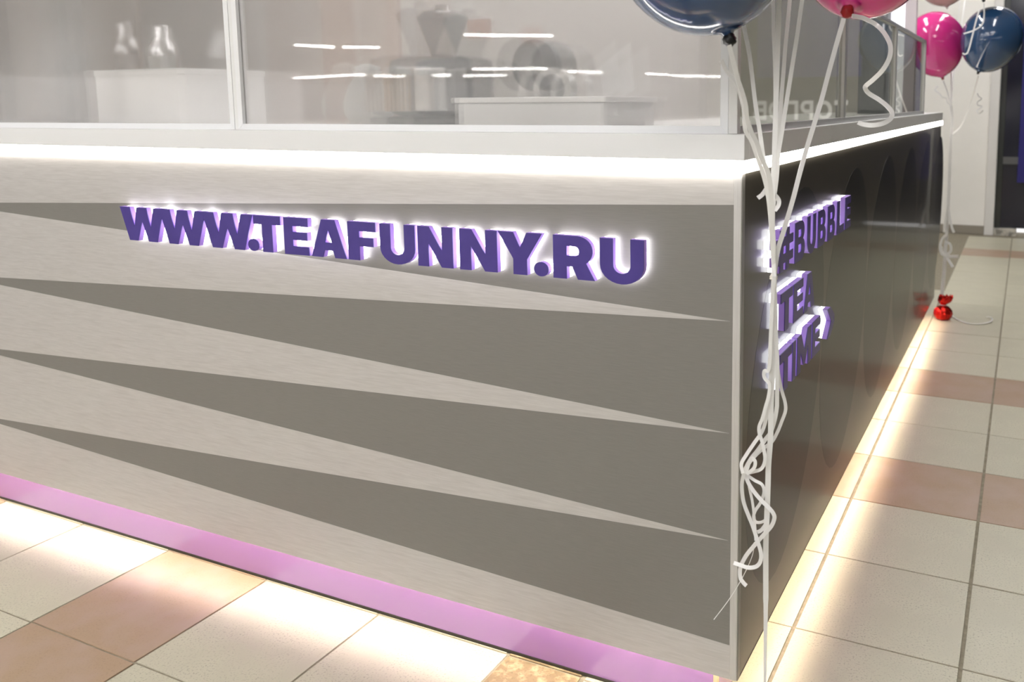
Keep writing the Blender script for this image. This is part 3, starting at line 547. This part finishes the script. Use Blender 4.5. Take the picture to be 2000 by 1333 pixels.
# steel shaker
sh = thing('steel_shaker', 'slim steel shaker behind the white box', 'shaker', (-1.93, .44, 1.0632), local=True)
bm = bmesh.new(); lathe(bm, [(0,0),(.026,0),(.030,.01),(.042,.19),(.043,.20)], 28); link('cup', mesh('cup', bm, True), steel, sh)
bm = bmesh.new(); lathe(bm, [(.043,.20),(.038,.23),(.022,.255),(.022,.285),(.018,.292),(0,.293)], 28); link('cap', mesh('cap', bm, True), steel, sh)
# coffee grinder: dark body, hopper, cup rack
gr = thing('coffee_grinder', 'dark coffee grinder with clear hopper behind the frosted glass', 'grinder', (-.94, .45, 1.063))
box('body', -1.05, -.835, .38, .56, 1.085, 1.235, appl_dark, gr, .03)
box('foot', -1.03, -.855, .36, .55, 1.0632, 1.087, appl_dark, gr, .006)
box('front_plate', -.955, -.86, .372, .384, 1.10, 1.205, steel, gr, .004)
for k in range(6): box('rack_slat', -1.040+.0125*k, -1.033+.0125*k, .362, .378, 1.10, 1.19, mat('slat_wood', (.45,.30,.20), .5), gr)
bm = bmesh.new(); lathe(bm, [(.030,0),(.035,.02),(.062,.09),(.064,.10),(.050,.112),(.018,.115),(.016,.13),(0,.132)], 28, (-.935,.47,1.234)); link('hopper', mesh('hopper', bm, True), mat('smoked', (.12,.12,.13), .1, spec=.6), gr)
# cup sealing machine: drum and ring
se = thing('cup_sealer', 'dark round drum cup sealing machine behind the frosted glass', 'sealer', (-.62, .45, 1.063))
box('base', -.70, -.50, .36, .56, 1.0632, 1.10, appl_grey, se, .01)
def drum(name, c, r, d, m, parent, ax='y', r2=None):
    bm = bmesh.new(); lathe(bm, [(0,-d/2),(r,-d/2),(r,d/2),(0,d/2)] if not r2 else [(r2,-d/2),(r,-d/2),(r,d/2),(r2,d/2),(r2,-d/2)], 36)
    bmesh.ops.rotate(bm, verts=bm.verts, cent=(0,0,0), matrix=Matrix.Rotation(math.pi/2, 3, 'X')); bmesh.ops.translate(bm, verts=bm.verts, vec=c); return link(name, mesh(name, bm), m, parent)
drum('drum', (-.635,.46,1.205), .060, .10, appl_dark, se)
drum('ring', (-.585,.42,1.150), .050, .03, steel, se, r2=.034)
box('arm', -.66, -.60, .50, .54, 1.09, 1.20, appl_grey, se, .004)
# white tilted card, low tray
cd = thing('menu_card', 'white tilted card standing behind the frosted glass right of the drum', 'card', (-.49, .58, 1.063))
bm = bmesh.new(); prism(bm, [[(-.545,1.205),(-.462,1.262),(-.452,1.150),(-.53,1.105)]], .570, .574, lambda u,v,t: (u,t,v)); link('card', mesh('card', bm), white_lam, cd)
box('stand', -.52, -.47, .574, .612, 1.0632, 1.13, appl_grey, cd, .002)
ty = thing('white_tray', 'low white tray at the bottom of the right frosted pane', 'tray', (-.45, .2, 1.063))
box('body', -.63, -.30, .10, .34, 1.0632, 1.118, mat('tray_white', (.70,.70,.69), .5), ty, .004); box('rim', -.636, -.294, .096, .344, 1.118, 1.129, white_lam, ty, .003)
# pale jug
jg = thing('white_jug', 'rounded white jug left of the coffee grinder', 'jug', (-1.14, .42, 1.0632), local=True)
bm = bmesh.new(); lathe(bm, [(0,0),(.045,0),(.062,.03),(.064,.06),(.050,.10),(.034,.125),(.036,.14),(.030,.14)], 28); link('body', mesh('body', bm, True), mat('jug_white', (.72,.71,.68), .4), jg)
bm = bmesh.new(); lathe(bm, [(.030,.14),(.033,.15),(.010,.158),(0,.158)], 24); link('lid', mesh('lid', bm, True), white_lam, jg)
# column, boards on the inner wall
co = thing('column', 'pale square column inside the kiosk behind the right pane', 'column', (-2.04, 1.65, 0)); box('shaft', -2.09, -1.985, 1.6, 1.7, 0, 2.3, mat('column_paint', (.76,.77,.77), .5), co, .003); box('foot', -2.10, -1.975, 1.59, 1.71, 0, .08, appl_grey, co, .002)
def board(name, label, x0, x1, z0, z1, col, cat='poster'):
    t = thing(name, label, cat, ((x0+x1)/2, 2.24, z0)); box('sheet', x0, x1, 2.240, 2.2495, z0, z1, mat(name+str(len(MATS)), col, .6), t); box('edge', x0-.004, x1+.004, 2.2440, 2.2499, z0-.004, z1+.004, white_lam, t)
board('wall_poster', 'tall beige poster on the inner wall left of the column', -2.85, -2.74, 1.39, 1.66, (.55,.36,.22))
board('wall_poster', 'small red poster strip just left of the column', -2.71, -2.575, 1.445, 1.51, (.60,.16,.10))
board('wall_poster', 'small reddish poster right of the column', -2.105, -1.965, 1.44, 1.53, (.55,.25,.18))
bp_ = thing('brown_partition', 'brown partition with upright posts behind the left pane', 'partition', (-3.6, 1.5, 0))
box('sheet', -6.5, -3.56, 1.55, 1.58, 0, 2.2, mat('partition_sheet', (.27,.205,.18), .6), bp_); 
for x in (-3.98, -4.10, -4.6, -5.4): box('post', x-.025, x+.025, 1.50, 1.55, 0, 2.2, brown, bp_, .003)
box('latch', -4.02, -3.92, 1.49, 1.50, 1.30, 1.38, appl_dark, bp_, .002)
# added beige panel gives the tone of pinkish mirrored shapes in the right pane
be = thing('tone_panel', 'added pinkish beige panel for the mirrored tone in the left part of the right pane', 'panel', (-1.78, 1.2, 0)); box('sheet', -2.02, -1.66, 1.18, 1.20, 0, 1.72, mat('beige_sheet', (.50,.38,.33), .7), be, .002); box('foot', -2.02, -1.66, 1.15, 1.24, 0, .03, appl_grey, be, .002)
# white light pillar at the far end of the kiosk
pi_ = thing('light_pillar', 'tall white pillar at the far end of the kiosk', 'pillar', (-.15, 2.9, 1.063))
box('face', -.190, -.128, 2.86, 2.90, 1.0632, 2.3, mat('pillar_white', (.90,.90,.92), .4, emit=(.95,.95,1), es=.55), pi_, .002)
box('side', -.128, -.078, 2.865, 2.90, 1.0632, 2.3, mat('pillar_side', (.62,.55,.57), .4), pi_, .002)
hd = thing('grey_cabinet', 'small grey cabinet behind the top rail of the side glass', 'cabinet', (-.25, 2.9, 1.063)); box('body', -.32, -.195, 2.80, 3.0, 1.0632, 1.565, mat('cab_grey', (.22,.23,.23), .5), hd, .003); box('door', -.315, -.20, 2.79, 2.80, 1.08, 1.55, mat('cab_grey2', (.27,.28,.28), .4), hd, .002)
